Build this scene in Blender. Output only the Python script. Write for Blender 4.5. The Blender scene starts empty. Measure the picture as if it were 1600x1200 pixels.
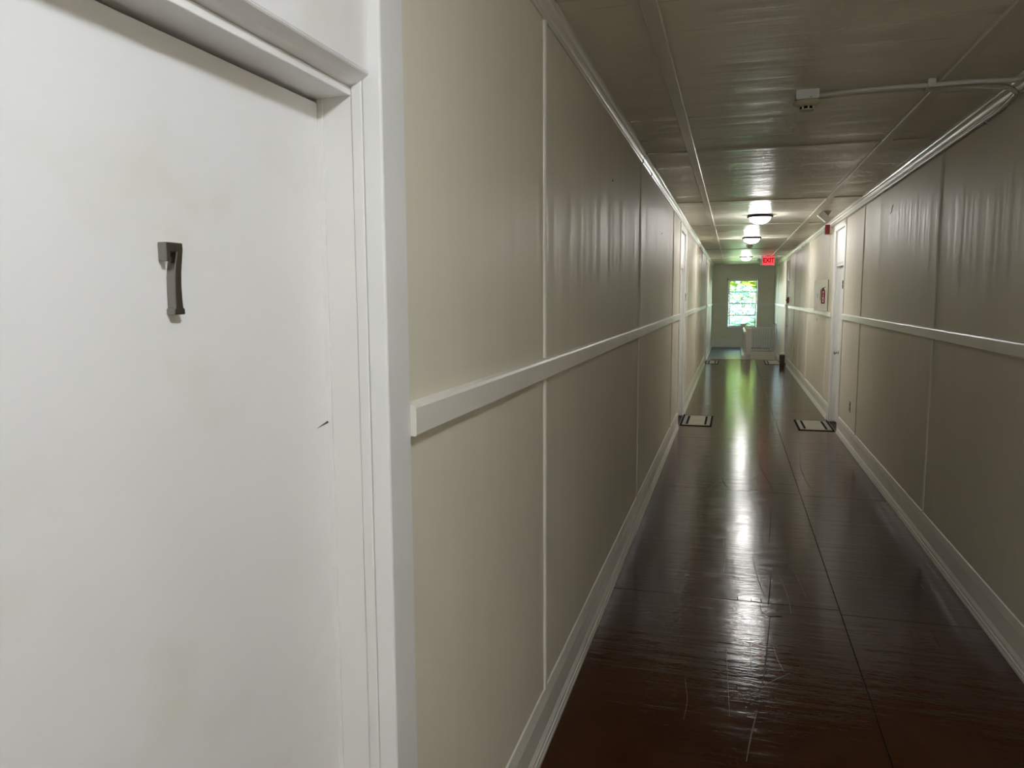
import bpy, math, random
from mathutils import Matrix, Vector

sc = bpy.context.scene
col = sc.collection
random.seed(7)

# ------------------------------------------------------------------ camera
CAM_H = 1.65
YAW, PITCH, ROLL, FPX = 0.2821, 0.1138, -0.0055, 1185.2
fwd = Vector((-math.sin(YAW) * math.cos(PITCH), math.cos(YAW) * math.cos(PITCH), -math.sin(PITCH)))
rgt = Vector((math.cos(YAW), math.sin(YAW), 0))
upv = rgt.cross(fwd)
r2 = math.cos(ROLL) * rgt + math.sin(ROLL) * upv
u2 = -math.sin(ROLL) * rgt + math.cos(ROLL) * upv
cam = bpy.data.cameras.new('camera')
cam.sensor_fit = 'HORIZONTAL'
cam.sensor_width = 36.0
cam.lens = FPX / 1600 * 36.0
cam.clip_start = 0.02
cam.clip_end = 400
cam_o = bpy.data.objects.new('camera', cam)
col.objects.link(cam_o)
M = Matrix((r2, u2, -fwd)).transposed().to_4x4()
M.translation = Vector((0, 0, CAM_H))
cam_o.matrix_world = M
sc.camera = cam_o

# ------------------------------------------------------------------ world, sun, exposure
world = bpy.data.worlds.new('world')
sc.world = world
world.use_nodes = True
wn = world.node_tree
wn.nodes.clear()
sky = wn.nodes.new('ShaderNodeTexSky')
sky.sky_type = 'NISHITA'
sky.sun_disc = False
sky.sun_elevation = math.radians(40)
sky.sun_rotation = math.radians(104)
bg = wn.nodes.new('ShaderNodeBackground')
bg.inputs[1].default_value = 0.52
wo = wn.nodes.new('ShaderNodeOutputWorld')
wn.links.new(sky.outputs[0], bg.inputs[0])
wn.links.new(bg.outputs[0], wo.inputs[0])

sun = bpy.data.lights.new('sun', 'SUN')
sun.energy = 15.0
sun.angle = math.radians(0.6)
sun.color = (1.0, 0.97, 0.92)
sun_o = bpy.data.objects.new('sun', sun)
col.objects.link(sun_o)
sun_o.rotation_euler = Vector((-0.85, 0.22, -0.75)).to_track_quat('-Z', 'Y').to_euler()

vs = sc.view_settings
vs.view_transform = 'Standard'
vs.look = 'None'
vs.exposure = 2.68
vs.gamma = 1.0
vs.use_curve_mapping = False

sc.cycles.adaptive_threshold = 0.02
sc.cycles.max_bounces = 12
sc.cycles.diffuse_bounces = 7
sc.cycles.glossy_bounces = 4

DOME = 17.5          # radiance of the frosted dome glass

# ------------------------------------------------------------------ layout constants (metres)
XL, XR = -0.635, 1.262        # painted wall faces
H = 2.65                      # ceiling
YB, YE = -6.4, 25.6           # wall behind the camera, end wall
RAIL0, RAIL1 = 1.368, 1.437
YS0, YS1, XS = 20.75, 23.9, 0.30   # stairwell opening


# ------------------------------------------------------------------ material helpers
def nt(name):
    m = bpy.data.materials.new(name)
    m.use_nodes = True
    t = m.node_tree
    t.nodes.clear()
    out = t.nodes.new('ShaderNodeOutputMaterial')
    p = t.nodes.new('ShaderNodeBsdfPrincipled')
    t.links.new(p.outputs[0], out.inputs[0])
    return m, t, p


def coords(t, scale, rot=(0, 0, 0)):
    tc = t.nodes.new('ShaderNodeNewGeometry')
    mp = t.nodes.new('ShaderNodeMapping')
    mp.inputs['Scale'].default_value = scale
    mp.inputs['Rotation'].default_value = rot
    t.links.new(tc.outputs['Position'], mp.inputs[0])
    return mp.outputs[0]


def noise(t, vec, scale, detail=3, rough=0.5):
    n = t.nodes.new('ShaderNodeTexNoise')
    n.inputs['Scale'].default_value = scale
    n.inputs['Detail'].default_value = detail
    n.inputs['Roughness'].default_value = rough
    t.links.new(vec, n.inputs['Vector'])
    return n.outputs['Fac']


def ramp(t, fac, stops):
    r = t.nodes.new('ShaderNodeValToRGB')
    e = r.color_ramp.elements
    while len(e) < len(stops):
        e.new(0.5)
    for q, (pos, c) in zip(e, stops):
        q.position = pos
        q.color = (*c, 1) if len(c) == 3 else c
    t.links.new(fac, r.inputs[0])
    return r.outputs[0]


def mixc(t, fac, a, b, mode='MIX'):
    m = t.nodes.new('ShaderNodeMix')
    m.data_type = 'RGBA'
    m.blend_type = mode
    for sock, v in ((m.inputs[0], fac), (m.inputs[6], a), (m.inputs[7], b)):
        if hasattr(v, 'links'):
            t.links.new(v, sock)
        elif isinstance(v, (int, float)):
            sock.default_value = v
        else:
            sock.default_value = (*v, 1)
    return m.outputs[2]


def mathn(t, op, a, b=0.0):
    m = t.nodes.new('ShaderNodeMath')
    m.operation = op
    for s, v in zip(m.inputs, (a, b)):
        if hasattr(v, 'links'):
            t.links.new(v, s)
        else:
            s.default_value = v
    return m.outputs[0]


def bump(t, p, layers):
    """layers: (fac, strength, distance)"""
    prev = None
    for fac, st, dist in layers:
        b = t.nodes.new('ShaderNodeBump')
        b.inputs['Strength'].default_value = st
        b.inputs['Distance'].default_value = dist
        t.links.new(fac, b.inputs['Height'])
        if prev is not None:
            t.links.new(prev, b.inputs['Normal'])
        prev = b.outputs[0]
    t.links.new(prev, p.inputs['Normal'])


def paint(name, colr, rough, streak=None, streak_d=0.0, grain=0.0, vary=0.04, spec=0.5, sheen=None):
    m, t, p = nt(name)
    base = noise(t, coords(t, (1, 1, 1)), 1.3, 4, 0.6)
    lo = tuple(c * (1 - vary * 1.6) for c in colr)
    hi = tuple(min(1, c * (1 + vary)) for c in colr)
    t.links.new(ramp(t, base, [(0.3, lo), (0.7, hi)]), p.inputs['Base Color'])
    p.inputs['Roughness'].default_value = rough
    p.inputs['Specular IOR Level'].default_value = spec
    if sheen:      # brushed streaks: the gloss of the paint varies along them
        sv, lo_r, hi_r = sheen
        r_ = t.nodes.new('ShaderNodeMapRange')
        r_.inputs[1].default_value = 0.32
        r_.inputs[2].default_value = 0.68
        r_.inputs[3].default_value = lo_r
        r_.inputs[4].default_value = hi_r
        t.links.new(noise(t, coords(t, sv), 1.0, 4, 0.65), r_.inputs[0])
        t.links.new(r_.outputs[0], p.inputs['Roughness'])
    lay = []
    if streak:
        lay.append((noise(t, coords(t, streak), 1.0, 4, 0.6), 1.0, streak_d))
    if grain:
        lay.append((noise(t, coords(t, (1, 1, 1)), 130, 2, 0.6), 1.0, grain))
    if lay:
        bump(t, p, lay)
    return m


def plain(name, colr, rough=0.5, metal=0.0, emit=None, es=0.0, spec=0.5):
    m, t, p = nt(name)
    n = noise(t, coords(t, (1, 1, 1)), 35, 3)
    t.links.new(ramp(t, n, [(0.3, tuple(c * 0.92 for c in colr)), (0.7, colr)]), p.inputs['Base Color'])
    p.inputs['Roughness'].default_value = rough
    p.inputs['Metallic'].default_value = metal
    p.inputs['Specular IOR Level'].default_value = spec
    if emit:
        p.inputs['Emission Color'].default_value = (*emit, 1)
        p.inputs['Emission Strength'].default_value = es
    return m


MAT = {}
WALLC = (0.745, 0.70, 0.58)
MAT['wall'] = paint('beige gloss wall paint', WALLC, 0.45, (9, 9, 0.5), 0.0009, 0.0003, 0.03, 0.2, ((24, 24, 0.35), 0.34, 0.62))
MAT['endwall'] = paint('beige gloss end wall paint', WALLC, 0.45, (20, 20, 1.2), 0.001, 0.0003)
MAT['ceil'] = paint('beige gloss ceiling paint', (0.775, 0.74, 0.635), 0.34, (0.7, 6, 1), 0.0075, 0.0004, 0.03, 0.4, ((0.4, 7.5, 1), 0.22, 0.50))
MAT['batten'] = paint('pale batten paint', (0.79, 0.76, 0.67), 0.35, (30, 30, 1.2), 0.0006, 0.0002)
MAT['cbatten'] = paint('ceiling batten paint', (0.66, 0.63, 0.53), 0.34, (1, 16, 1), 0.001, 0.0002)
MAT['trim'] = paint('off white trim paint', (0.78, 0.76, 0.69), 0.32, (6, 9, 6), 0.0008, 0.0003)
MAT['cornice'] = paint('off white cornice paint', (0.70, 0.675, 0.59), 0.28, (6, 7, 6), 0.001, 0.0003)
MAT['casing'] = paint('grey white casing paint', (0.80, 0.80, 0.775), 0.36, (40, 40, 3), 0.0006, 0.0004)
MAT['jamb'] = paint('white jamb paint', (0.80, 0.795, 0.76), 0.40, (40, 40, 3), 0.0005, 0.0003)


def door_material():
    m, t, p = nt('white door paint')
    base = ramp(t, noise(t, coords(t, (1, 1, 0.7)), 1.7, 4, 0.6), [(0.3, (0.80, 0.795, 0.775)), (0.7, (0.84, 0.835, 0.82))])
    st = noise(t, coords(t, (1.0, 2.6, 3.1)), 1.5, 3, 0.55)
    mask = ramp(t, st, [(0.55, (0, 0, 0)), (0.72, (1, 1, 1))])
    c = mixc(t, mathn(t, 'MULTIPLY', mask, 0.6), base, (0.755, 0.735, 0.645))
    t.links.new(c, p.inputs['Base Color'])
    p.inputs['Roughness'].default_value = 0.42
    bump(t, p, [(noise(t, coords(t, (1, 1, 1)), 4.0, 3), 1.0, 0.002), (noise(t, coords(t, (1, 1, 1)), 90, 2), 1.0, 0.0002)])
    return m


MAT['door'] = door_material()


def floor_material():
    m, t, p = nt('dark brown gloss floor paint')
    big = noise(t, coords(t, (1.1, 0.5, 1)), 1.6, 5, 0.6)
    c = ramp(t, big, [(0.32, (0.036, 0.0095, 0.0022)), (0.52, (0.050, 0.0155, 0.0045)), (0.72, (0.064, 0.024, 0.009))])
    # fine worn scratches running at several angles
    s_all = None
    for k, (rz, sx, sy) in enumerate(((0.35, 60, 1.1), (-0.5, 55, 1.4), (1.25, 48, 1.0), (0.05, 70, 0.8))):
        n = noise(t, coords(t, (sx, sy, 1), (0, 0, rz)), 1.0, 2, 0.4)
        s = ramp(t, n, [(0.735, (0, 0, 0)), (0.765, (1, 1, 1))])
        s_all = s if s_all is None else mathn(t, 'MAXIMUM', s_all, s)
    gate = ramp(t, noise(t, coords(t, (1, 1, 1)), 2.2, 3), [(0.5, (0, 0, 0)), (0.66, (1, 1, 1))])
    sc_ = mathn(t, 'MULTIPLY', s_all, gate)
    c = mixc(t, mathn(t, 'MULTIPLY', sc_, 0.22), c, (0.2, 0.16, 0.13))
    t.links.new(c, p.inputs['Base Color'])
    rr = noise(t, coords(t, (2.2, 5, 1)), 2.4, 4, 0.6)
    r_ = t.nodes.new('ShaderNodeMapRange')
    r_.inputs[1].default_value = 0.3
    r_.inputs[2].default_value = 0.7
    r_.inputs[3].default_value = 0.09
    r_.inputs[4].default_value = 0.20
    t.links.new(rr, r_.inputs[0])
    t.links.new(r_.outputs[0], p.inputs['Roughness'])
    p.inputs['Specular IOR Level'].default_value = 0.17
    bump(t, p, [(noise(t, coords(t, (1.3, 9, 1)), 1.6, 4, 0.6), 1.0, 0.0022),
                (noise(t, coords(t, (1, 1, 1)), 38, 3, 0.6), 1.0, 0.0006),
                (sc_, 0.4, -0.0002)])
    return m


MAT['floor'] = floor_material()
MAT['landing'] = paint('blue grey landing paint', (0.075, 0.088, 0.10), 0.34, (2, 12, 1), 0.001, 0.0003)
MAT['gap'] = plain('dark joint', (0.012, 0.010, 0.008), 0.8)
MAT['nickel'] = plain('brushed nickel', (0.30, 0.285, 0.255), 0.30, 1.0)
MAT['darkmetal'] = plain('dark bronze', (0.035, 0.032, 0.03), 0.35, 0.8)
MAT['steel'] = plain('chrome steel', (0.6, 0.6, 0.6), 0.2, 1.0)
MAT['glass_on'] = plain('lit frosted glass', (0.9, 0.9, 0.88), 0.4, 0, (1.0, 0.985, 0.955), DOME)
MAT['glass_cool'] = plain('lit frosted glass, cool bulb', (0.9, 0.9, 0.9), 0.4, 0, (0.92, 0.97, 1.06), DOME * 1.12)
MAT['glass_fill'] = plain('lit frosted glass, bright bulb', (0.9, 0.9, 0.9), 0.4, 0, (0.94, 0.97, 1.04), DOME * 2.6)  # stronger glow, only for the added fill dome behind the camera
MAT['white_pl'] = plain('white plastic', (0.72, 0.72, 0.70), 0.4)
MAT['cream_pl'] = plain('aged cream plastic', (0.58, 0.53, 0.38), 0.45)
MAT['conduit'] = paint('painted conduit', (0.60, 0.575, 0.51), 0.3, (30, 30, 30), 0.0002)
MAT['red'] = plain('dark red enamel', (0.25, 0.012, 0.014), 0.35)
MAT['black'] = plain('black rubber', (0.005, 0.005, 0.005), 0.85, spec=0.05)
MAT['cabinet'] = paint('cream enamel cabinet', (0.66, 0.645, 0.53), 0.4)
MAT['exit_face'] = plain('lit red sign face', (0.5, 0.05, 0.05), 0.4, 0, (1.0, 0.045, 0.06), 0.27)
MAT['exit_text'] = plain('deep red sign letters', (0.05, 0.001, 0.002), 0.4, 0, (0.75, 0.002, 0.006), 0.008)
MAT['white_print'] = plain('white print', (0.75, 0.72, 0.70), 0.5)
MAT['mat_field'] = paint('woven beige mat', (0.30, 0.28, 0.215), 0.95, (160, 160, 1), 0.001, 0.001, 0.1)
MAT['mat_band'] = paint('woven grey mat', (0.24, 0.225, 0.185), 0.95, (160, 160, 1), 0.001, 0.001, 0.1)
MAT['brown'] = paint('dark stained wood', (0.075, 0.038, 0.022), 0.45, (3, 3, 60), 0.0005)
MAT['rail'] = paint('grey white railing paint', (0.60, 0.59, 0.53), 0.3)
MAT['outlet'] = plain('beige outlet plate', (0.36, 0.31, 0.23), 0.4)
MAT['bark'] = paint('bark', (0.16, 0.12, 0.085), 0.9, (9, 9, 2), 0.02)
MAT['lawn'] = paint('lawn', (0.16, 0.26, 0.06), 0.9, None, 0, 0.02, 0.2)


def leaf_mat(name, a, b):
    m, t, p = nt(name)
    n = noise(t, coords(t, (1, 1, 1)), 1.7, 3)
    t.links.new(ramp(t, n, [(0.3, a), (0.7, b)]), p.inputs['Base Color'])
    p.inputs['Roughness'].default_value = 0.45
    return m


MAT['leaf'] = leaf_mat('sunlit leaf', (0.28, 0.36, 0.04), (0.44, 0.50, 0.08))
MAT['leaf2'] = leaf_mat('blue green leaf', (0.045, 0.13, 0.085), (0.105, 0.225, 0.165))
MAT['palm'] = leaf_mat('palm leaf', (0.038, 0.10, 0.06), (0.10, 0.19, 0.12))


def window_glass():
    m = bpy.data.materials.new('window glass')
    m.use_nodes = True
    t = m.node_tree
    t.nodes.clear()
    out = t.nodes.new('ShaderNodeOutputMaterial')
    tr = t.nodes.new('ShaderNodeBsdfTransparent')
    tr.inputs[0].default_value = (0.90, 0.97, 0.97, 1)
    gl = t.nodes.new('ShaderNodeBsdfGlossy')
    gl.inputs['Roughness'].default_value = 0.02
    fr = t.nodes.new('ShaderNodeFresnel')
    mx = t.nodes.new('ShaderNodeMixShader')
    t.links.new(fr.outputs[0], mx.inputs[0])
    t.links.new(tr.outputs[0], mx.inputs[1])
    t.links.new(gl.outputs[0], mx.inputs[2])
    t.links.new(mx.outputs[0], out.inputs[0])
    return m


MAT['glass'] = window_glass()

# ------------------------------------------------------------------ object helpers
WLOC = {}


def tag(o, label=None, cat=None, group=None, kind=None):
    if label:
        o['label'] = label
    if cat:
        o['category'] = cat
    if group:
        o['group'] = group
    if kind:
        o['kind'] = kind
    return o


def empty(name, loc, label=None, cat=None, group=None, kind=None, parent=None):
    o = bpy.data.objects.new(name, None)
    o.empty_display_size = 0.1
    col.objects.link(o)
    loc = Vector(loc)
    if parent is not None:
        o.parent = parent
        o.location = loc - WLOC[parent]
    else:
        o.location = loc
    WLOC[o] = loc
    return tag(o, label, cat, group, kind)


class MB:
    def __init__(self):
        self.v, self.f = [], []

    def add(self, vs, fs):
        n = len(self.v)
        self.v += [tuple(q) for q in vs]
        self.f += [tuple(n + i for i in q) for q in fs]
        return self

    def box(self, x0, x1, y0, y1, z0, z1):
        x0, x1 = min(x0, x1), max(x0, x1)
        y0, y1 = min(y0, y1), max(y0, y1)
        z0, z1 = min(z0, z1), max(z0, z1)
        return self.add([(x0, y0, z0), (x1, y0, z0), (x1, y1, z0), (x0, y1, z0),
                         (x0, y0, z1), (x1, y0, z1), (x1, y1, z1), (x0, y1, z1)],
                        [(0, 3, 2, 1), (4, 5, 6, 7), (0, 1, 5, 4), (1, 2, 6, 5), (2, 3, 7, 6), (3, 0, 4, 7)])

    def prism(self, prof, axis, a0, a1):
        """prof: closed 2D outline; axis 'y': prof=(x,z), axis 'x': (y,z), axis 'z': (x,y)"""
        def P(q, a):
            return {'y': (q[0], a, q[1]), 'x': (a, q[0], q[1]), 'z': (q[0], q[1], a)}[axis]
        n = len(prof)
        vs = [P(q, a0) for q in prof] + [P(q, a1) for q in prof]
        fs = [(i, (i + 1) % n, n + (i + 1) % n, n + i) for i in range(n)]
        fs += [tuple(range(n))[::-1], tuple(range(n, 2 * n))]
        return self.add(vs, fs)

    def lathe(self, prof, c, axis='z', seg=28):
        """prof: (radius, along) pairs, rotated about an axis through c"""
        vs, fs = [], []
        for (r, a) in prof:
            for k in range(seg):
                t = 2 * math.pi * k / seg
                q = (r * math.cos(t), r * math.sin(t))
                vs.append({'z': (c[0] + q[0], c[1] + q[1], c[2] + a), 'y': (c[0] + q[0], c[1] + a, c[2] + q[1]),
                           'x': (c[0] + a, c[1] + q[0], c[2] + q[1])}[axis])
        for i in range(len(prof) - 1):
            for k in range(seg):
                k2 = (k + 1) % seg
                fs.append((i * seg + k, i * seg + k2, (i + 1) * seg + k2, (i + 1) * seg + k))
        fs.append(tuple(range(seg))[::-1])
        L = (len(prof) - 1) * seg
        fs.append(tuple(range(L, L + seg)))
        return self.add(vs, fs)

    def tube(self, path, r, seg=10):
        path = [Vector(q) for q in path]
        vs, fs = [], []
        prev = None
        for i, q in enumerate(path):
            d = (path[min(i + 1, len(path) - 1)] - path[max(i - 1, 0)]).normalized()
            if prev is None:
                a = d.orthogonal().normalized()
            else:
                a = (prev - d * prev.dot(d)).normalized()
            prev = a
            b = d.cross(a)
            for k in range(seg):
                t = 2 * math.pi * k / seg
                vs.append(q + r * (math.cos(t) * a + math.sin(t) * b))
        for i in range(len(path) - 1):
            for k in range(seg):
                k2 = (k + 1) % seg
                fs.append((i * seg + k, i * seg + k2, (i + 1) * seg + k2, (i + 1) * seg + k))
        fs.append(tuple(range(seg))[::-1])
        L = (len(path) - 1) * seg
        fs.append(tuple(range(L, L + seg)))
        return self.add(vs, fs)

    def build(self, name, mat, parent=None, smooth=False, bevel=0.0, label=None, cat=None, group=None, kind=None):
        xs, ys, zs = zip(*self.v)
        c = Vector(((min(xs) + max(xs)) / 2, (min(ys) + max(ys)) / 2, min(zs)))
        me = bpy.data.meshes.new(name)
        me.from_pydata([tuple(Vector(q) - c) for q in self.v], [], self.f)
        me.validate()
        import bmesh
        bm = bmesh.new()
        bm.from_mesh(me)
        bmesh.ops.recalc_face_normals(bm, faces=bm.faces)
        bm.to_mesh(me)
        bm.free()
        me.materials.append(MAT[mat])
        if smooth:
            for pl in me.polygons:
                pl.use_smooth = True
        o = bpy.data.objects.new(name, me)
        col.objects.link(o)
        if parent is not None:
            o.parent = parent
            o.location = c - WLOC[parent]
        else:
            o.location = c
        WLOC[o] = c
        if smooth:
            try:
                me.set_sharp_from_angle(angle=math.radians(40))
            except Exception:
                pass
        if bevel:
            b = o.modifiers.new('bevel', 'BEVEL')
            b.width = bevel
            b.segments = 2
            b.limit_method = 'ANGLE'
        return tag(o, label, cat, group, kind)


def box(name, mat, parent, x0, x1, y0, y1, z0, z1, bevel=0.0, **k):
    return MB().box(x0, x1, y0, y1, z0, z1).build(name, mat, parent, bevel=bevel, **k)


def text_obj(name, body, size, mat, parent, loc, axes, depth=0.002, bold=0.0, sx=1.0):
    """lettering as a mesh; axes = (right, up) world vectors, loc = centre"""
    cu = bpy.data.curves.new(name, 'FONT')
    cu.body = body
    cu.size = size
    cu.align_x = 'CENTER'
    cu.align_y = 'CENTER'
    cu.extrude = depth
    cu.offset = bold
    tmp = bpy.data.objects.new(name, cu)
    col.objects.link(tmp)
    dg = bpy.context.evaluated_depsgraph_get()
    me = bpy.data.meshes.new_from_object(tmp.evaluated_get(dg))
    bpy.data.objects.remove(tmp)
    R_, U_ = Vector(axes[0]), Vector(axes[1])
    N_ = R_.cross(U_)
    vs = [Vector(loc) + R_ * (v.co.x * sx) + U_ * v.co.y + N_ * v.co.z for v in me.vertices]
    b = MB()
    b.add(vs, [tuple(pl.vertices) for pl in me.polygons])
    bpy.data.meshes.remove(me)
    return b.build(name, mat, parent)


# ------------------------------------------------------------------ floor
YF = YS0
floor = MB()
floor.box(XL - 0.3, XR + 0.3, YB - 0.3, YF, -0.25, -0.014)
floor.box(XL - 0.3, XS - 0.02, YF, YE + 0.3, -0.25, -0.014)
floor.box(XS - 0.02, XR + 0.3, YS1, YE + 0.3, -0.25, -0.014)
floor = floor.build('floor', 'gap', label='dark brown glossy painted board floor of the corridor', cat='floor', kind='structure')
XM = 0.585
G = 0.0018


def fpanel(x0, x1, y0, y1, mat='floor'):
    box('floor_panel', mat, floor, x0 + G, x1 - G, y0 + G, y1 - G, -0.013, 0.0, bevel=0.0012)


ys_l = [YB, -3.15, -0.71, 1.73, 4.165, 6.62, 9.05, 11.42, 13.75, 16.25, 18.6, YF]
ys_r = [YB, -3.2, -0.75, 1.68, 4.11, 6.565, 9.0, 11.44, 13.88, 16.32, 18.7, YF]
for a, b in zip(ys_l, ys_l[1:]):
    fpanel(XL, XM, a, b)
for a, b in zip(ys_r, ys_r[1:]):
    fpanel(XM, XR, a, b)
for a, b in ((YF, 23.2), (23.2, YE)):
    fpanel(XL, XS - 0.02, a, b, 'landing')
fpanel(XS - 0.02, XR, YS1, YE, 'landing')

# ------------------------------------------------------------------ ceiling
ceil = MB().box(XL - 0.3, XR + 0.3, YB - 0.3, YE + 0.3, H + 0.006, H + 0.25).build(
    'ceiling', 'gap', label='low glossy beige panelled corridor ceiling with battens', cat='ceiling', kind='structure')
cx = [XL, -0.30, 0.93, XR]
cy = [YB, -3.2, -0.3, 2.62, 5.56, 8.51, 11.35, 14.0, 17.1, 20.33, 23.1, YE]
for a, b in zip(cy, cy[1:]):
    for c, d in zip(cx, cx[1:]):
        box('ceiling_panel', 'ceil', ceil, c + 0.001, d - 0.001, a + 0.0015, b - 0.0015, H, H + 0.008)
for x in (-0.30, 0.93):
    MB().prism([(x - 0.030, H + 0.001), (x - 0.030, H - 0.010), (x - 0.026, H - 0.014), (x + 0.026, H - 0.014), (x + 0.030, H - 0.010), (x + 0.030, H + 0.001)],
               'y', YB, YE).build('batten', 'cbatten', ceil)
for y in cy[1:-1]:
    for c, d in ((XL, -0.331), (-0.269, 0.899), (0.961, XR)):
        MB().prism([(y - 0.026, H + 0.001), (y - 0.026, H - 0.006), (y - 0.022, H - 0.009), (y + 0.022, H - 0.009), (y + 0.026, H - 0.006), (y + 0.026, H + 0.001)],
                   'x', c, d).build('batten', 'cbatten', ceil)

# ------------------------------------------------------------------ side walls
CW = 0.105        # casing width
doors = {   # side, opening y0, y1
    'door_1': (-1, 0.41, 1.31),
    'door_2': (1, 9.86, 10.70),
    'door_3': (-1, 9.72, 10.72),
    'door_4': (1, 19.00, 19.86),
    'door_5': (-1, 19.05, 20.05),
}


def wx(s):
    return XL if s < 0 else XR


def wall(s, name, label, breaks):
    x = wx(s)
    ops = sorted((y0, y1) for (sd, y0, y1) in doors.values() if sd == s)
    m = MB()
    m.box(x + s * 0.26, x + s * 0.4, YB - 0.3, YE + 0.3, -3.2, H + 0.2)
    yy = YB - 0.3
    for y0, y1 in ops:
        m.box(x + s * 0.009, x + s * 0.26, yy, y0 - 0.02, -3.2, H + 0.2)
        m.box(x + s * 0.009, x + s * 0.26, y0 - 0.02, y1 + 0.02, 2.47, H + 0.2)
        m.box(x + s * 0.009, x + s * 0.26, y0 - 0.02, y1 + 0.02, -3.2, -0.02)
        yy = y1 + 0.02
    m.box(x + s * 0.009, x + s * 0.26, yy, YE + 0.3, -3.2, H + 0.2)
    w = m.build(name, 'wall', label=label, cat='wall', kind='structure')
    # spans between door casings
    spans, yy = [], YB
    for y0, y1 in ops:
        spans.append((yy, y0 - CW))
        yy = y1 + CW
    spans.append((yy, YE))
    for a, b in spans:
        cuts = [a] + [q for q in breaks if a + 0.08 < q < b - 0.08] + [b]
        for c, d in zip(cuts, cuts[1:]):
            box('wall_panel', 'wall', w, x, x + s * 0.009, c + 0.001, d - 0.001, 0.0, 1.402)
            box('wall_panel', 'wall', w, x, x + s * 0.009, c + 0.001, d - 0.001, 1.403, H)
        for q in cuts[1:-1]:
            for z0, z1 in ((0.20, RAIL0), (RAIL1, 2.577)):
                pr = [(x + s * 0.002, q - 0.016)] + [(x - s * 0.009 * math.sin(math.pi * k / 6), q - 0.016 * math.cos(math.pi * k / 6)) for k in range(7)] + [(x + s * 0.002, q + 0.016)]
                MB().prism(pr, 'z', z0, z1).build('batten', 'batten', w, smooth=True)
        # chair rail
        t = 0.021
        MB().prism([(x + s * 0.001, RAIL0), (x - s * (t - 0.002), RAIL0), (x - s * t, RAIL0 + 0.003), (x - s * t, RAIL1 - 0.011),
                    (x - s * (t - 0.004), RAIL1 - 0.004), (x + s * 0.001, RAIL1)], 'y', a + 0.0005, b - 0.0005).build('chair_rail', 'trim', w)
    for y0, y1 in ops:      # bit of wall above each transom
        box('wall_panel', 'wall', w, x, x + s * 0.009, y0 - CW, y1 + CW, 2.47, H)
    # cornice moulding
    MB().prism([(x + s * 0.001, H), (x + s * 0.001, 2.574), (x - s * 0.007, 2.574), (x - s * 0.010, 2.580), (x - s * 0.010, 2.590), (x - s * 0.015, 2.596),
                (x - s * 0.020, 2.606), (x - s * 0.022, 2.618), (x - s * 0.030, 2.624), (x - s * 0.033, 2.632), (x - s * 0.033, H)], 'y', YB, YE).build('cornice', 'cornice', w)
    return w, spans


wall_l, sp_l = wall(-1, 'wall_left', 'glossy beige panelled left wall with chair rail and battens', [-3.2, -0.3, 2.605, 5.42, 8.49, 11.3, 13.9, 16.4, 23.0])
wall_r, sp_r = wall(1, 'wall_right', 'glossy beige panelled right wall with chair rail and battens', [-3.2, -0.3, 2.62, 5.52, 8.47, 11.36, 14.2, 15.9, 17.2, 23.4])

# baseboards
for s, sp, nm, lb in ((-1, sp_l, 'baseboard_left', 'off white moulded baseboard along the left wall'), (1, sp_r, 'baseboard_right', 'off white moulded baseboard along the right wall')):
    x = wx(s)
    root = empty(nm, (x, 0, 0), lb, 'baseboard', kind='structure')
    for a, b in sp:
        segs = [(a, b)]
        if s > 0 and b > YS0:
            segs = [(a, min(b, YS0)), (YS1, b)] if a < YS0 else [(YS1, b)]
        for c, d in segs:
            MB().prism([(x + s * 0.001, 0.0), (x - s * 0.011, 0.0), (x - s * 0.011, 0.152), (x + s * 0.001, 0.152)], 'y', c, d).build('board', 'trim', root)
            MB().prism([(x + s * 0.001, 0.1525), (x - s * 0.0125, 0.1525), (x - s * 0.013, 0.162), (x - s * 0.005, 0.205), (x + s * 0.001, 0.210)], 'y', c, d).build('cap', 'trim', root)
            MB().prism([(x - s * 0.0112, 0.0), (x - s * 0.026, 0.0), (x - s * 0.026, 0.014), (x - s * 0.0235, 0.018), (x - s * 0.0235, 0.032), (x - s * 0.0195, 0.036),
                        (x - s * 0.0195, 0.050), (x - s * 0.0165, 0.056), (x - s * 0.0112, 0.068)], 'y', c, d).build('shoe_moulding', 'trim', root)
# white nosing where the floor meets the stairwell wall
box('trim_1', 'trim', None, XR - 0.022, XR, YS0, YS1, -0.10, 0.0, label='thin white nosing strip along the wall beside the stairs', cat='trim', kind='structure')

# end wall with window hole, and the wall behind the camera
WX0, WX1, WZ0, WZ1 = -0.125, 0.745, 0.665, 2.155
m = MB()
m.box(XL - 0.3, WX0, YE + 0.008, YE + 0.22, -0.2, H + 0.2)
m.box(WX1, XR + 0.3, YE + 0.008, YE + 0.22, -0.2, H + 0.2)
m.box(WX0, WX1, YE + 0.008, YE + 0.22, -0.2, WZ0)
m.box(WX0, WX1, YE + 0.008, YE + 0.22, WZ1, H + 0.2)
wend = m.build('wall_end', 'endwall', label='beige end wall of the corridor around the bright window', cat='wall', kind='structure')
for a, b in ((XL, -0.19), (0.81, XR)):
    box('wall_panel', 'endwall', wend, a, b, YE, YE + 0.008, 0, 1.40)
    box('wall_panel', 'endwall', wend, a, b, YE, YE + 0.008, 1.401, H)
    box('chair_rail', 'trim', wend, a, b, YE - 0.018, YE, 1.36, 1.425, bevel=0.003)
box('wall_panel', 'endwall', wend, -0.19, 0.81, YE, YE + 0.008, 0, WZ0 - 0.05)
box('wall_panel', 'endwall', wend, -0.19, 0.81, YE, YE + 0.008, WZ1 + 0.06, H)
box('batten', 'endwall', wend, 0.86, 0.885, YE - 0.009, YE, 1.43, H)
box('batten', 'endwall', wend, 0.885, XR, YE - 0.009, YE, 2.19, 2.215)
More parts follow.
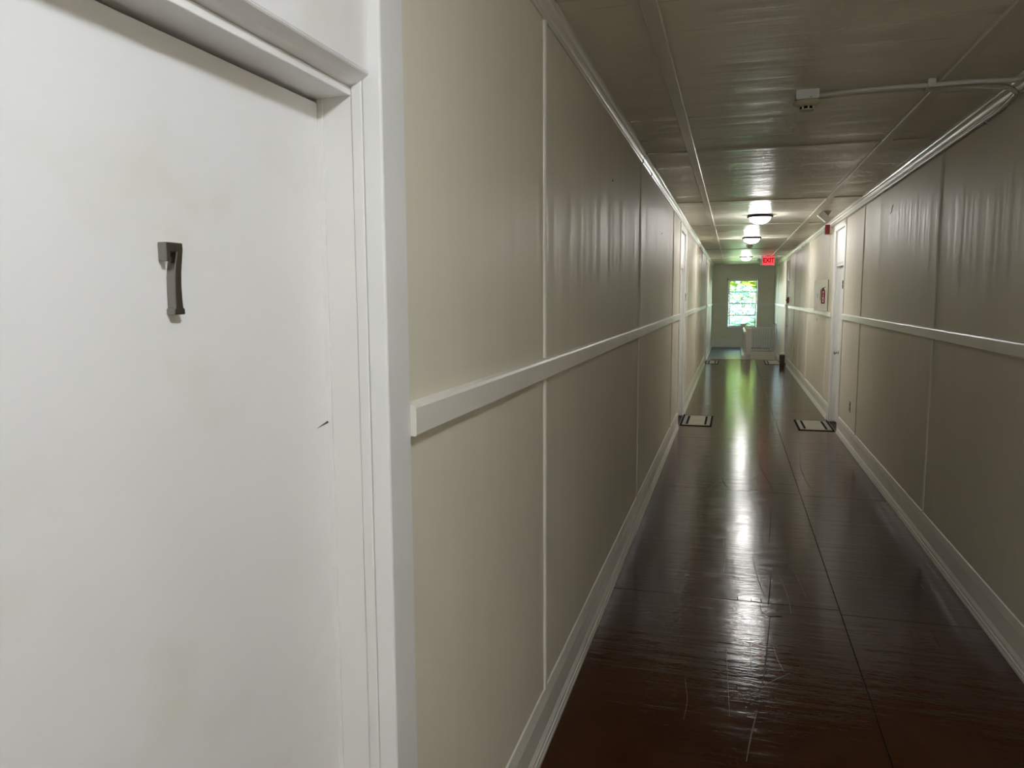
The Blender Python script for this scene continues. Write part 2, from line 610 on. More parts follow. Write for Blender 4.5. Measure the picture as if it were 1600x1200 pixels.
box('batten', 'endwall', wend, -0.30, -0.275, YE - 0.009, YE, 0.3, 1.36)
root = empty('baseboard_end', (0.3, YE, 0), 'tall beige baseboard across the end wall', 'baseboard', kind='structure')
box('board', 'trim', root, XL, XR, YE - 0.014, YE, 0.06, 0.26, bevel=0.003)
box('shoe_moulding', 'trim', root, XL, XR, YE - 0.03, YE, 0, 0.06, bevel=0.006)
MB().box(XL - 0.3, XR + 0.3, YB - 0.2, YB, -0.2, H + 0.2).build('wall_back', 'wall', label='plain beige wall closing the corridor behind the camera', cat='wall', kind='structure')

# window
win = empty('window_1', (0.31, YE, WZ0), 'tall sash window with four stacked panes looking onto greenery', 'window', kind='structure')
cz = 0.06
for a, b, c, d in ((WX0 - cz, WX0, WZ0 - 0.03, WZ1 + cz), (WX1, WX1 + cz, WZ0 - 0.03, WZ1 + cz), (WX0 - cz, WX1 + cz, WZ1, WZ1 + cz)):
    box('casing', 'trim', win, a, b, YE - 0.018, YE + 0.01, c, d, bevel=0.003)
box('sill', 'trim', win, WX0 - 0.09, WX1 + 0.09, YE - 0.05, YE + 0.12, WZ0 - 0.045, WZ0, bevel=0.004)
for nm, z0, z1, yo, ins in (('upper_sash', 1.40, WZ1, 0.13, 0.004), ('lower_sash', WZ0, 1.425, 0.085, 0.018)):
    s = MB()
    a, b = WX0 + ins, WX1 - ins
    fw = 0.030
    y0, y1 = YE + yo, YE + yo + 0.035
    s.box(a, a + fw, y0, y1, z0, z1).box(b - fw, b, y0, y1, z0, z1).box(a + fw, b - fw, y0, y1, z0, z0 + fw).box(a + fw, b - fw, y0, y1, z1 - fw, z1)
    so = s.build(nm, 'casing', win)
    zm = 1.785 if nm[0] == 'u' else 1.036
    box('muntin', 'rail', so, a + fw, b - fw, y0 + 0.008, y1 - 0.004, zm - 0.015, zm + 0.015)
    for p0, p1 in ((z0 + fw, zm - 0.015), (zm + 0.015, z1 - fw)):
        box('pane', 'glass', so, a + fw, b - fw, y0 + 0.016, y0 + 0.019, p0, p1)


# ------------------------------------------------------------------ doors
def door(name, label, head_d, recess, number=None, num_on_slab=False):
    s, y0, y1 = doors[name]
    x = wx(s)
    X = lambda d: x + s * d          # d > 0 goes into the wall
    root = empty(name, (X(recess), (y0 + y1) / 2, 0), label, 'door', kind='structure')
    slab = box('slab', 'door', root, X(recess), X(recess + 0.04), y0 + 0.006, y1 - 0.004, 0.008, 2.012, bevel=0.002)
    for ya, yb in ((y0 - 0.03, y0), (y1, y1 + 0.03)):
        box('jamb', 'jamb', root, X(head_d), X(0.255), ya, yb, 0, 2.47, bevel=0.002)
        box('jamb_lining', 'jamb', root, X(head_d * 0.56), X(head_d - 0.0008), ya + (-0.0025 if ya > y0 - 0.01 else 0.0025), yb + (-0.0025 if ya > y0 - 0.01 else 0.0025), 0, 2.47, bevel=0.0025)
    MB().box(X(recess + 0.001), X(recess - 0.010), y1 - 0.0045, y1 - 0.0002, 0, 2.02).build('stop_bead', 'jamb', root)
    MB().box(X(recess + 0.04), X(0.25), y0, y1, 0, 2.47).build('light_block', 'gap', root)  # unseen block added so outside light cannot leak around the slab
    for ya, yb in ((y0 - CW, y0 + 0.0), (y1 - 0.0, y1 + CW)):
        MB().prism([(X(head_d * 0.56 - 0.001), ya if ya < y0 else ya), (X(-0.007), ya), (X(-0.010), ya + 0.004), (X(-0.010), yb - 0.004), (X(-0.007), yb), (X(head_d * 0.56 - 0.001), yb)],
                   'z', 0, 2.47).build('casing', 'casing', root, bevel=0.0015)
    MB().box(X(0.009), X(-0.010), y0 - CW, y1 + CW, 2.4705, 2.56).build('top_casing', 'casing', root, bevel=0.003)
    # head bar, cove and boarded transom
    box('head', 'door', root, X(head_d), X(recess + 0.02), y0, y1, 2.02, 2.0365, bevel=0.002)
    td = 0.0135
    MB().prism([(X(head_d + 0.01), 2.0368), (X(head_d), 2.0368), (X(head_d * 0.5 + td * 0.5), 2.0425), (X(td + 0.002), 2.0535), (X(td), 2.056), (X(td), 2.0575), (X(head_d + 0.01), 2.0575)],
               'y', y0, y1).build('cove', 'door', root)
    box('transom_panel', 'door', root, X(td), X(0.2), y0, y1, 2.058, 2.47, bevel=0.002)
    # knob on the left hand side of the door
    ky = y0 + 0.07 if s < 0 else y1 - 0.11
    k = MB()
    pr = [(0.030, 0.0), (0.030, 0.006), (0.012, 0.010), (0.011, 0.026), (0.021, 0.032), (0.027, 0.042), (0.024, 0.054), (0.010, 0.060), (0.001, 0.061)]
    k.lathe([(r, -s * a) for r, a in pr], (X(recess), ky, 0.915), 'x', 20)
    k.build('knob', 'steel', root, smooth=True, label='small round chrome door knob')
    return root


d1 = door('door_1', 'near white flat door bearing the metal numeral 7', 0.051, 0.119)
d2 = door('door_2', 'white recessed door between the fire cabinet and the wall outlet', 0.02, 0.073)
d3 = door('door_3', 'white recessed door on the left wall halfway down the corridor', 0.02, 0.073)
d4 = door('door_4', 'white recessed door on the right wall by the stairs', 0.02, 0.073)
d5 = door('door_5', 'white recessed far door on the left wall before the landing', 0.02, 0.073)

# the numeral 7, a thick bevelled nickel figure
DX = XL - 0.119
OUT = [(0.8712, 1.7275), (0.9045, 1.7275), (0.9050, 1.7190), (0.9022, 1.7020), (0.8996, 1.6850), (0.8985, 1.6700), (0.8990, 1.6500), (0.9000, 1.6375), (0.9030, 1.6370), (0.9030, 1.6285),
       (0.8815, 1.6285), (0.8815, 1.6370), (0.8842, 1.6375), (0.8840, 1.6600), (0.8850, 1.6800), (0.8880, 1.7000), (0.8918, 1.7145), (0.8785, 1.7145), (0.8785, 1.7015), (0.8712, 1.7015)]
MB().prism([(DX + 0.0, 0)] * 0 or OUT, 'x', DX + 0.0002, DX + 0.0142).build('door_numeral', 'nickel', d1, bevel=0.0016, label='brushed nickel numeral 7')

for root, s, y, z, ch in ((d2, 1, 9.86 - 0.045, 1.775, '8'), (d3, -1, 10.72 + 0.035, 1.635, '9')):
    X = wx(s) - s * 0.0125
    text_obj('door_numeral', ch, 0.14, 'darkmetal', root, (X, y, z), ((0, s * -1.0, 0), (0, 0, 1)), 0.0025, 0.003)['label'] = 'small dark metal door numeral'


# ------------------------------------------------------------------ dome ceiling lights
def dome(x, y, label, glow='glass_on'):
    r = empty('dome_light', (x, y, H), label, 'ceiling light', 'frosted dome lights along the ceiling')
    MB().lathe([(0.152, 0.0), (0.158, -0.010), (0.158, -0.026), (0.150, -0.034), (0.132, -0.034), (0.128, -0.0)], (x, y, H), seg=28).build('rim', 'darkmetal', r, smooth=True)
    pr = [(0.129 * math.cos(k * math.pi / 12), -0.024 - 0.085 * math.sin(k * math.pi / 12)) for k in range(6)] + [(0.006, -0.109)]
    MB().lathe(pr, (x, y, H), seg=20).build('glass_shade', glow, r, smooth=True)
    MB().lathe([(0.010, -0.106), (0.011, -0.116), (0.006, -0.124), (0.001, -0.126)], (x, y, H), seg=14).build('finial', 'darkmetal', r, smooth=True)
    return r


dome(0.30, 0.3, 'frosted dome ceiling light overhead nearest the numbered door', 'glass_cool')
dome(0.30, -3.6, 'added frosted dome fill light, unseen, farther back behind the camera', 'glass_fill')  # unseen dome added as fill light for the near end
dome(0.30, 10.1, 'glowing frosted dome light, largest of the three down the corridor')
dome(0.285, 13.8, 'glowing frosted dome light, middle of the three down the corridor')
dome(0.30, 20.45, 'glowing frosted dome light, farthest of the three, beside the exit sign')


# ------------------------------------------------------------------ smoke detectors and conduit
def detector(x, y, label, k=1.0, boxy=True):
    r = empty('smoke_detector', (x, y, H), label, 'smoke detector', 'smoke detectors on the ceiling')
    z = H
    if boxy:
        box('mounting_box', 'white_pl', r, x - 0.053, x + 0.053, y - 0.045, y + 0.045, H - 0.044, H, bevel=0.002)
        box('screw', 'darkmetal', r, x + 0.013, x + 0.017, y - 0.047, y - 0.044, H - 0.039, H - 0.035)
        z = H - 0.044
    MB().lathe([(0.052 * k, 0), (0.064 * k, -0.006 * k), (0.065 * k, -0.012 * k), (0.058 * k, -0.022 * k), (0.046 * k, -0.030 * k), (0.040 * k, -0.032 * k)], (x, y, z), seg=32).build('base', 'cream_pl', r, smooth=True)
    MB().lathe([(0.034 * k, -0.030 * k), (0.034 * k, -0.044 * k)], (x, y, z), seg=24).build('grille', 'black', r)
    for i in range(8):
        a = i * math.pi / 4 + 0.2
        cx_, cy_ = x + 0.034 * k * math.cos(a), y + 0.034 * k * math.sin(a)
        box('vane', 'cream_pl', r, cx_ - 0.004 * k, cx_ + 0.004 * k, cy_ - 0.004 * k, cy_ + 0.004 * k, z - 0.045 * k, z - 0.030 * k)
    MB().lathe([(0.036 * k, -0.044 * k), (0.036 * k, -0.049 * k), (0.024 * k, -0.054 * k), (0.001, -0.055 * k)], (x, y, z), seg=24).build('cap', 'cream_pl', r, smooth=True)
    return r


det = detector(0.325, 4.13, 'cream smoke detector under a white box with conduit attached')
detector(0.30, 16.1, 'small smoke detector between the two farthest dome lights', 1.0, False)


def arc(pts, rad=0.06, n=6):
    """round the corners of a polyline"""
    pts = [Vector(q) for q in pts]
    out = [pts[0]]
    for a, b, c in zip(pts, pts[1:], pts[2:]):
        d1_, d2_ = (a - b), (c - b)
        r1 = min(rad, d1_.length * 0.49, d2_.length * 0.49)
        p, q = b + d1_.normalized() * r1, b + d2_.normalized() * r1
        for k in range(n + 1):
            t = k / n
            out.append((1 - t) ** 2 * p + 2 * t * (1 - t) * b + t * t * q)
    out.append(pts[-1])
    return out


cr = 0.0115
z1 = H - 0.0265
c1 = empty('conduit_pipe', (0.8, 4.1, z1), 'painted conduit looping from the detector box back into the near cornice', 'conduit', 'pair of painted conduits on the ceiling')
MB().tube(arc([(0.3785, 4.115, H - 0.0265), (0.43, 4.115, H - 0.0265), (0.55, 4.078, z1), (1.07, 4.068, z1), (1.205, 3.99, 2.594), (1.213, 3.6, 2.592), (1.213, YB + 0.2, 2.592)], 0.09), cr).build('pipe', 'conduit', c1, smooth=True)
c2 = empty('conduit_pipe', (0.8, 4.15, z1), 'painted conduit bending down from the ceiling to run along the right wall', 'conduit', 'pair of painted conduits on the ceiling')
MB().tube(arc([(0.3785, 4.145, H - 0.0265), (0.43, 4.145, H - 0.0265), (0.55, 4.118, z1), (1.03, 4.138, z1), (1.195, 4.12, 2.600), (1.240, 4.15, 2.580), (1.2475, 4.40, 2.5605), (1.2475, 11.1, 2.5605)], 0.085), cr).build('pipe', 'conduit', c2, smooth=True)
MB().box(0.845, 0.880, 4.050, 4.155, z1 - 0.0145, H - 0.0005).build('strap', 'conduit', c2, bevel=0.004)
MB().tube([(1.2475, 4.62, 2.572), (1.238, 4.62, 2.556), (1.2475, 4.62, 2.545), (1.259, 4.62, 2.536), (1.257, 4.62, 2.526)], 0.0035, 6).build('hook', 'conduit', c2, smooth=True)

# ------------------------------------------------------------------ camera-like ceiling unit near the right wall
u = empty('ceiling_camera', (1.03, 9.9, H), 'white tilted box camera on a dark ceiling bracket near the alarm', 'camera')
bm_ = MB()
ca, sa = math.cos(0.75), math.sin(0.75)
c0 = Vector((1.018, 9.9, 2.585))
vs = []
for (a, b, c) in [(-1, -1, -1), (1, -1, -1), (1, 1, -1), (-1, 1, -1), (-1, -1, 1), (1, -1, 1), (1, 1, 1), (-1, 1, 1)]:
    lx, ly, lz = a * 0.062, b * 0.045, c * 0.036
    vs.append(c0 + Vector((lx * ca - lz * sa * -1, ly, -lx * sa * -1 * -1 + lz * ca)))
bm_.add(vs, [(0, 3, 2, 1), (4, 5, 6, 7), (0, 1, 5, 4), (1, 2, 6, 5), (2, 3, 7, 6), (3, 0, 4, 7)])
bm_.build('housing', 'white_pl', u, bevel=0.004)
MB().prism([(1.02, H), (1.10, H), (1.085, 2.625), (1.065, 2.59), (1.045, 2.60)], 'y', 9.87, 9.93).build('bracket', 'outlet', u)

# ------------------------------------------------------------------ fire alarm strobe, pull station, outlet
a_ = empty('fire_alarm_strobe', (1.23, 11.25, 2.50), 'dark red fire alarm strobe tucked under the right cornice', 'fire alarm')
box('housing', 'red', a_, 1.175, 1.235, 11.19, 11.31, 2.475, 2.60, bevel=0.003)
box('back_box', 'cabinet', a_, 1.2351, 1.262, 11.18, 11.32, 2.47, 2.57, bevel=0.002)
box('lens', 'white_pl', a_, 1.165, 1.1749, 11.225, 11.275, 2.50, 2.57, bevel=0.003)

p_ = empty('fire_pull_station', (1.23, 18.75, 1.55), 'dark red pull station beside the far right door', 'fire alarm')
box('housing', 'red', p_, 1.20, 1.2515, 18.72, 18.80, 1.48, 1.62, bevel=0.004)
box('pull_handle', 'black', p_, 1.185, 1.1999, 18.73, 18.79, 1.53, 1.57, bevel=0.003)

o_ = empty('wall_outlet', (1.26, 8.905, 0.38), 'small beige electrical outlet low on the right wall', 'outlet')
box('cover_plate', 'outlet', o_, 1.257, 1.2625, 8.868, 8.942, 0.382, 0.503, bevel=0.0015)
for zz in (0.420, 0.466):
    MB().lathe([(0.017, 0.0), (0.017, -0.003)], (1.257, 8.905, zz), 'x', 16).build('receptacle', 'brown', o_)

# ------------------------------------------------------------------ fire extinguisher cabinet
f_ = empty('fire_extinguisher_cabinet', (1.195, 11.55, 1.438), 'cream fire extinguisher cabinet on the chair rail with red FIRE emblem', 'cabinet')
CX0 = 1.130
box('body', 'cabinet', f_, CX0 + 0.012, XR, 11.30, 11.82, 1.4385, 1.868, bevel=0.003)
box('shadow_line', 'gap', f_, XR - 0.0085, XR, 11.2985, 11.821, 1.4375, 1.8695)  # dark strip standing in for the shadow line where cabinet meets wall
dr = box('door_panel', 'cabinet', f_, CX0, CX0 + 0.0118, 11.30, 11.82, 1.44, 1.866, bevel=0.003)
box('door_glass_bar', 'white_pl', dr, CX0 - 0.004, CX0 - 0.0002, 11.34, 11.78, 1.49, 1.82, bevel=0.002)
box('latch', 'steel', dr, CX0 - 0.012, CX0 - 0.0002, 11.33, 11.36, 1.62, 1.68, bevel=0.003)
sx0, sz0 = 1.172, 1.545
yy = 11.2995
MB().prism([(sx0, sz0), (sx0 + 0.004, sz0 - 0.006), (sx0 + 0.044, sz0 - 0.006), (sx0 + 0.048, sz0), (sx0 + 0.048, sz0 + 0.165), (sx0 + 0.040, sz0 + 0.186), (sx0 + 0.030, sz0 + 0.196),
            (sx0 + 0.018, sz0 + 0.196), (sx0 + 0.008, sz0 + 0.186), (sx0, sz0 + 0.165)], 'y', yy - 0.001, yy).build('emblem_cylinder', 'black', f_)
MB().prism([(sx0 + 0.006, sz0 + 0.004), (sx0 + 0.042, sz0 + 0.004), (sx0 + 0.042, sz0 + 0.162), (sx0 + 0.036, sz0 + 0.180), (sx0 + 0.028, sz0 + 0.189), (sx0 + 0.020, sz0 + 0.189),
            (sx0 + 0.012, sz0 + 0.180), (sx0 + 0.006, sz0 + 0.162)], 'y', yy - 0.002, yy - 0.001).build('emblem_fill', 'red', f_)
MB().prism([(sx0 + 0.016, sz0 + 0.197), (sx0 + 0.03, sz0 + 0.197), (sx0 + 0.032, sz0 + 0.206), (sx0 + 0.052, sz0 + 0.222), (sx0 + 0.048, sz0 + 0.226), (sx0 + 0.026, sz0 + 0.212), (sx0 + 0.012, sz0 + 0.213)],
           'y', yy - 0.001, yy).build('emblem_handle', 'black', f_)
MB().tube(arc([(sx0 + 0.014, yy - 0.002, sz0 + 0.202), (sx0 - 0.008, yy - 0.002, sz0 + 0.185), (sx0 - 0.011, yy - 0.002, sz0 + 0.10), (sx0 - 0.009, yy - 0.002, sz0 + 0.045)], 0.02), 0.004, 6).build('emblem_hose', 'black', f_)
for i, ch in enumerate('FIRE'):
    text_obj('emblem_letter', ch, 0.046, 'white_print', f_, (sx0 + 0.024, yy - 0.0025, sz0 + 0.147 - i * 0.0405), ((1, 0, 0), (0, 0, 1)), 0.0005, 0.0006)

# ------------------------------------------------------------------ exit sign
ex, ey = 0.815, 20.1
e_ = empty('exit_sign', (ex, ey, 2.41), 'lit red EXIT sign with two lamp heads hanging below the ceiling', 'exit sign')
box('housing', 'white_pl', e_, ex - 0.158, ex + 0.158, ey, ey + 0.05, 2.405, 2.63, bevel=0.004)
box('canopy', 'white_pl', e_, ex - 0.06, ex + 0.06, ey + 0.005, ey + 0.045, 2.6305, H, bevel=0.002)
box('lit_face', 'exit_face', e_, ex - 0.125, ex + 0.150, ey - 0.003, ey - 0.0002, 2.415, 2.622)
text_obj('letters', 'EXIT', 0.155, 'exit_text', e_, (ex + 0.015, ey - 0.0055, 2.522), ((1, 0, 0), (0, 0, 1)), 0.0015, 0.006, 0.84)
for sgn in (-1, 1):
    hx = ex + sgn * 0.212
    l = MB().lathe([(0.018, 0.06), (0.036, 0.045), (0.042, 0.0), (0.042, -0.012), (0.03, -0.013)], (hx, ey - 0.01, 2.545), 'y', 20).build('lamp_head', 'white_pl', e_, smooth=True)
    box('arm', 'white_pl', l, min(hx, hx - sgn * 0.055), max(hx, hx - sgn * 0.055), ey + 0.015, ey + 0.035, 2.535, 2.555)


# ------------------------------------------------------------------ door mats
def mat(x0, x1, y0, y1, label):
    r = empty('door_mat', ((x0 + x1) / 2, (y0 + y1) / 2, 0), label, 'mat', 'beige door mats with black borders')
    box('border', 'black', r, x0, x1, y0, y1, 0.0006, 0.006)
    b = 0.024
    box('field', 'mat_field', r, x0 + b, x1 - b, y0 + b * 1.6, y1 - b * 1.6, 0.0061, 0.0075)
    for c in (x0 + 0.082, x1 - 0.082):
        box('stripe', 'black', r, c - 0.014, c + 0.014, y0 + 0.09, y1 - 0.09, 0.0076, 0.0086)
    for c, d in ((x0 + b, x0 + 0.0675), (x1 - 0.0675, x1 - b)):
        box('band', 'mat_band', r, c, d, y0 + b * 1.6, y1 - b * 1.6, 0.0076, 0.0084)


mat(XL + 0.022, -0.217, 9.86, 10.74, 'black bordered beige mat at the mid-corridor left door')
mat(0.825, XR - 0.022, 9.86, 10.68, 'black bordered beige mat at the door beside the fire cabinet')
mat(XL + 0.022, -0.30, 19.15, 20.12, 'distant black bordered beige mat on the left, before the landing')
mat(0.80, XR - 0.022, 19.30, 20.38, 'distant black bordered beige mat partly behind the brown block')

# ------------------------------------------------------------------ brown block by the right wall
b_ = empty('wooden_block', (1.175, 19.2, 0), 'short dark brown wooden block with pale top by the right wall', 'block')
box('lower_block', 'brown', b_, 1.118, 1.232, 19.15, 19.27, 0.0005, 0.135, bevel=0.003)
box('upper_block', 'brown', b_, 1.110, 1.232, 19.145, 19.275, 0.1365, 0.244, bevel=0.003)
box('cap', 'cabinet', b_, 1.106, 1.234, 19.14, 19.28, 0.2445, 0.282, bevel=0.004)

# ------------------------------------------------------------------ stairs and railing
m = MB()
m.box(XS - 0.02, XS, YS0, YS1, -3.0, -0.001)                 # left side of the well
m.box(XS - 0.02, XR - 0.001, YS1 - 0.03, YS1 - 0.0005, -3.0, -0.001)    # far side
m.box(XS - 0.04, XR + 0.1, YS0 - 0.06, YS0 - 0.002, -3.0, -0.26)
m.box(XS - 0.04, XR + 0.3, YS0 - 0.06, YS1 + 0.06, -3.1, -3.0)
m.build('wall_stairwell', 'wall', label='beige walls lining the stairwell opening below the railing', cat='wall', kind='structure')
st = empty('staircase', (0.78, YS0, -2.6), 'narrow staircase dropping away behind the white railing', 'stairs')
n = 12
for i in range(n):
    y = YS0 + 0.004 + i * 0.235
    z = -0.19 * (i + 1)
    box('tread', 'floor', st, XS + 0.002, XR - 0.024, y, y + 0.262, z - 0.03, z, bevel=0.006)
    box('riser', 'rail', st, XS + 0.002, XR - 0.024, y, y + 0.018, z + 0.001, z + 0.159)

rl = empty('stair_railing', (0.4, YS0, 0), 'white stair railing with square newel posts and slim balusters', 'railing')


def newel(x, y, w, top, cap):
    o = box('newel_post', 'rail', rl, x - w / 2, x + w / 2, y - w / 2, y + w / 2, 0.0005, top, bevel=0.004)
    box('plinth', 'rail', o, x - w / 2 - 0.008, x + w / 2 + 0.008, y - w / 2 - 0.008, y + w / 2 + 0.008, 0.0008, 0.15, bevel=0.004)
    if cap:
        MB().prism([(x - w / 2 - 0.004, top - 0.05), (x - w / 2 - 0.022, top - 0.01), (x - w / 2 - 0.022, top + 0.02), (x + w / 2 + 0.022, top + 0.02), (x + w / 2 + 0.022, top - 0.01), (x + w / 2 + 0.004, top - 0.05)],
                   'y', y - w / 2 - 0.022, y + w / 2 + 0.022).build('cap', 'rail', o, bevel=0.003)
    else:
        box('cap', 'rail', o, x - w / 2 - 0.006, x + w / 2 + 0.006, y - w / 2 - 0.006, y + w / 2 + 0.006, top - 0.012, top + 0.008, bevel=0.004)
    return o


newel(0.425, YS0 + 0.06, 0.125, 0.80, False)
newel(0.325, YS1 + 0.07, 0.115, 0.80, True)
newel(1.205, YS1 + 0.07, 0.075, 0.80, True)
yr = YS1 + 0.07
box('handrail', 'rail', rl, 0.384, 1.166, yr - 0.028, yr + 0.028, 0.640, 0.718, bevel=0.006)
box('bottom_rail', 'rail', rl, 0.384, 1.166, yr - 0.022, yr + 0.022, 0.012, 0.062, bevel=0.003)
nb = 11
for i in range(nb):
    x = 0.44 + i * 0.0675
    box('baluster', 'rail', rl, x - 0.0125, x + 0.0125, yr - 0.0125, yr + 0.0125, 0.0622, 0.6398)
xh = 0.345
ya, yb = YS0 + 0.125, YS1 + 0.01
MB().prism([(xh - 0.028, 0.640), (xh + 0.028, 0.640), (xh + 0.028, 0.700), (xh + 0.018, 0.718), (xh - 0.018, 0.718), (xh - 0.028, 0.700)], 'y', ya, yb).build('handrail', 'rail', rl)
box('bottom_rail', 'rail', rl, xh - 0.022, xh + 0.022, ya, yb, 0.092, 0.130, bevel=0.003)
nb = 24
for i in range(nb):
    y = ya + 0.08 + i * (yb - ya - 0.16) / (nb - 1)
    box('baluster', 'rail', rl, xh - 0.0125, xh + 0.0125, y - 0.0125, y + 0.0125, 0.1302, 0.6398)
box('curb', 'trim', rl, 0.262, 0.372, ya, yb, 0.0008, 0.0915, bevel=0.003)

# ------------------------------------------------------------------ outdoors beyond the window
MB().box(-40, 42, 26.2, 90, -3.7, -3.5).build('ground', 'lawn', label='sunlit lawn far below the end window', cat='lawn', kind='structure')


def tree(x, y, h, cr_, cz_, n, mt, label, size=0.16):
    r = empty('tree', (x, y, -3.5), label, 'tree', 'trees outside the end window')
    path = [(x, y, -3.5), (x + 0.1, y, -1.5), (x - 0.05, y + 0.1, 0.5), (x + 0.1, y, h - 0.3)]
    MB().tube(path, 0.11, 8).build('trunk', 'bark', r, smooth=True)
    fol = MB()
    for k in range(n):
        while True:
            q = Vector((random.uniform(-1, 1), random.uniform(-1, 1), random.uniform(-1, 1)))
            if 0.25 < q.length < 1:
                break
        c = Vector((x + q.x * cr_, y + q.y * cr_ * 0.8, cz_ + q.z * cr_ * 0.95))
        d = Vector((random.gauss(0, 1), random.gauss(0, 1), random.gauss(0, 0.6))).normalized()
        w = d.orthogonal().normalized()
        L = size * random.uniform(0.6, 1.3)
        fol.add([c - d * L, c + w * L * 0.33, c + d * L, c - w * L * 0.33], [(0, 1, 2, 3)])
    fol.build('foliage', mt, r, kind='stuff')
    return r


tree(1.2, 47.0, 8.0, 4.9, 6.0, 11000, 'leaf', 'bright yellow green tree beyond the upper window panes', 0.40)
tree(0.5, 42.0, 1.9, 1.3, 1.05, 1200, 'leaf2', 'loose blue green tree filling the upper window panes', 0.13)
tree(2.6, 37.0, 2.4, 1.7, 0.9, 2200, 'leaf2', 'low dense tree behind the palm at the right of the window', 0.15)


def palm(x, y, z, label, n, L, seed):
    rnd = random.Random(seed)
    r = empty('palm', (x, y, -3.5), label, 'palm', 'palms outside the end window')
    MB().tube([(x + 0.15, y + 0.2, -3.5), (x + 0.1, y + 0.1, -1.8), (x, y, z)], 0.10, 8).build('trunk', 'bark', r, smooth=True)
    for k in range(n):
        az = 2 * math.pi * k / n + rnd.uniform(-0.2, 0.2)
        el = rnd.uniform(0.25, 1.2)
        dirh = Vector((math.cos(az), math.sin(az), 0))
        side = Vector((-math.sin(az), math.cos(az), 0))
        fr = MB()
        pts = []
        for i in range(13):
            t = i / 12
            pts.append(Vector((x, y, z)) + dirh * (L * t * math.cos(el * (1 - 0.4 * t))) + Vector((0, 0, L * (t * math.sin(el) - 0.75 * t * t))))
        fr.tube(pts, 0.010, 5)
        for i in range(2, 13):
            tdir = (pts[i] - pts[i - 1]).normalized()
            for sg in (-1, 1):
                for q in (0.0, 0.5):
                    b0 = pts[i - 1].lerp(pts[i], q)
                    ln = L * 0.34 * math.sin(math.pi * min(1, 0.12 + 0.88 * (i + q) / 13.2)) + 0.05
                    d = (side * sg * 0.85 + tdir * 0.55 + Vector((0, 0, -0.25))).normalized()
                    w = tdir * 0.020
                    fr.add([b0 - w, b0 + d * ln * 0.5 - w * 0.9, b0 + d * ln, b0 + d * ln * 0.5 + w * 1.3, b0 + w], [(0, 1, 2, 3, 4)])
        fr.build('frond', 'palm', r)
    return r


palm(0.75, 30.2, 0.55, 'palm with arching fronds filling the lowest window pane', 13, 1.5, 3)
palm(-1.6, 34.0, 0.35, 'palm with upright fronds at the lower left of the window', 11, 1.4, 5)

# ------------------------------------------------------------------ wear on floor, wall and cornice
def ribbon(pts, w, name, mat, parent, z=0.0006):
    pts = arc([(a, b, z) for a, b in pts], 0.2, 4) if len(pts) > 2 else [Vector((a, b, z)) for a, b in pts]
    v = []
    for i, q in enumerate(pts):
        d = (pts[min(i + 1, len(pts) - 1)] - pts[max(i - 1, 0)]).normalized()
        sd = Vector((-d.y, d.x, 0))
        k = w * (0.35 + 0.65 * math.sin(math.pi * (i + 0.5) / len(pts))) / 2
        v += [q + sd * k, q - sd * k]
    n_ = len(pts)
    MB().add(v, [(2 * i, 2 * i + 1, 2 * i + 3, 2 * i + 2) for i in range(n_ - 1)]).build(name, mat, parent)


MAT['scratch'] = plain('pale scuffed paint', (0.15, 0.125, 0.10), 0.5)
for pts, w in (([(0.345, 8.583), (0.312, 8.157), (0.293, 7.743), (0.32, 7.325), (0.358, 6.906), (0.375, 6.614)], 0.005), ([(0.336, 6.195), (0.296, 5.499), (0.278, 5.204)], 0.004),
               ([(0.262, 4.646), (0.239, 4.282), (0.226, 4.143)], 0.006), ([(0.228, 3.973), (0.201, 3.628), (0.172, 3.304), (0.138, 3.028)], 0.005), ([(-0.052, 7.07), (-0.032, 6.827), (0.007, 6.696)], 0.004),
               ([(0.734, 8.505), (0.669, 7.695), (0.67, 7.159), (0.691, 6.81)], 0.0035), ([(0.881, 3.996), (0.887, 3.818)], 0.003), ([(0.988, 4.025), (0.982, 3.845)], 0.003),
               ([(0.068, 4.21), (0.070, 4.17)], 0.004), ([(0.14, 4.20), (0.142, 4.165)], 0.004), ([(0.19, 4.215), (0.192, 4.165)], 0.005)):
    ribbon(pts, w, 'crack', 'gap', floor)
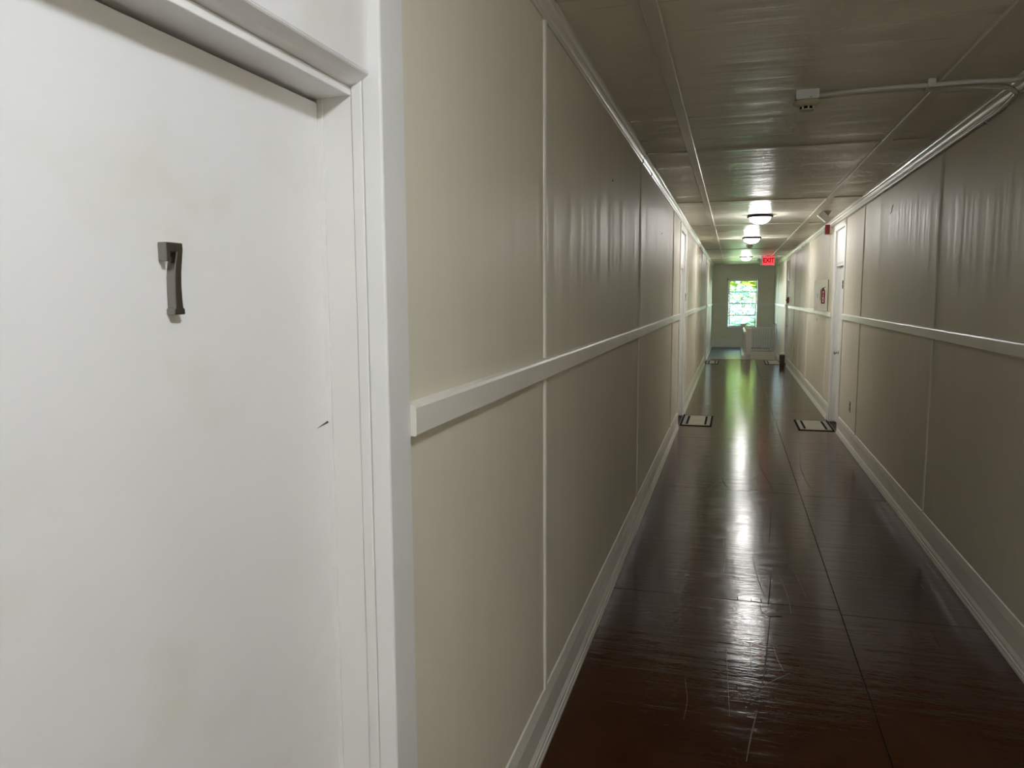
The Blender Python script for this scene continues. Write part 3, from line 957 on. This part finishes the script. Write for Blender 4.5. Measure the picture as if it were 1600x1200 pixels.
for pts, w in (([(0.166, 4.938), (0.175, 4.678), (0.185, 4.518), (0.206, 4.322), (0.219, 4.231)], 0.004), ([(0.014, 3.576), (0.022, 3.263), (0.032, 2.95)], 0.0025), ([(0.228, 3.636), (0.238, 3.506), (0.261, 3.388)], 0.003),
               ([(-0.156, 3.213), (-0.133, 3.028), (-0.142, 2.879)], 0.002), ([(0.175, 3.248), (0.231, 3.321), (0.287, 3.384)], 0.0025), ([(0.138, 3.028), (0.109, 2.835), (0.09, 2.665)], 0.005),
               ([(0.314, 4.553), (0.338, 4.264), (0.336, 4.044)], 0.003), ([(-0.19, 6.464), (-0.052, 7.018), (0.07, 6.76)], 0.003), ([(-0.02, 5.2), (0.0, 4.9), (-0.01, 4.6)], 0.003), ([(-0.3, 5.6), (-0.24, 5.3)], 0.003),
               ([(0.36, 5.0), (0.41, 4.6), (0.43, 4.3)], 0.003), ([(0.30, 7.4), (0.18, 7.0)], 0.003)):
    ribbon(pts, w, 'scratch', 'scratch', floor)
MB().prism([(0.182, 4.135), (0.19, 4.02), (0.225, 3.985), (0.285, 4.0), (0.262, 4.06), (0.27, 4.13)], 'z', 0.0, 0.0022).build('peeled_patch', 'floor', floor, bevel=0.0015)
for y, z in ((7.104, 2.218), (4.143, 2.268)):
    MB().lathe([(0.006, 0.0), (0.005, 0.003), (0.001, 0.004)], (XL, y, z), 'x', 8).build('nail_head', 'gap', wall_l)
MB().tube([(XR - 0.0005, 7.06, 2.395), (XR - 0.0005, 7.10, 2.375), (XR - 0.0005, 7.11, 2.345), (XR - 0.0005, 7.17, 2.335)], 0.0025, 5).build('paint_crack', 'gap', wall_r)
MB().lathe([(0.022, 0.0), (0.018, -0.003), (0.001, -0.004)], (XR, 12.6, 1.285), 'x', 10).build('wall_scuff', 'brown', wall_r)
for w_, x, s_, ys in ((wall_l, XL, 1, (5.46, 6.05, 15.2)), (wall_r, XR, -1, (14.9, 15.7))):
    for y in ys:
        MB().prism([(x, 2.572), (x + s_ * 0.012, 2.572), (x + s_ * 0.0165, 2.597), (x + s_ * 0.0235, 2.617), (x + s_ * 0.0345, 2.632), (x + s_ * 0.0345, H - 0.001), (x, H - 0.001)], 'y', y - 0.006, y + 0.006).build('cornice_joint', 'gap', w_)
MB().add([(DX + 0.0005, 1.262, 1.4035), (DX + 0.0005, 1.305, 1.4125), (DX + 0.0005, 1.305, 1.4075), (DX + 0.003, 1.305, 1.410)], [(0, 1, 3), (0, 3, 2), (0, 2, 1)]).build('split', 'brown', d1)
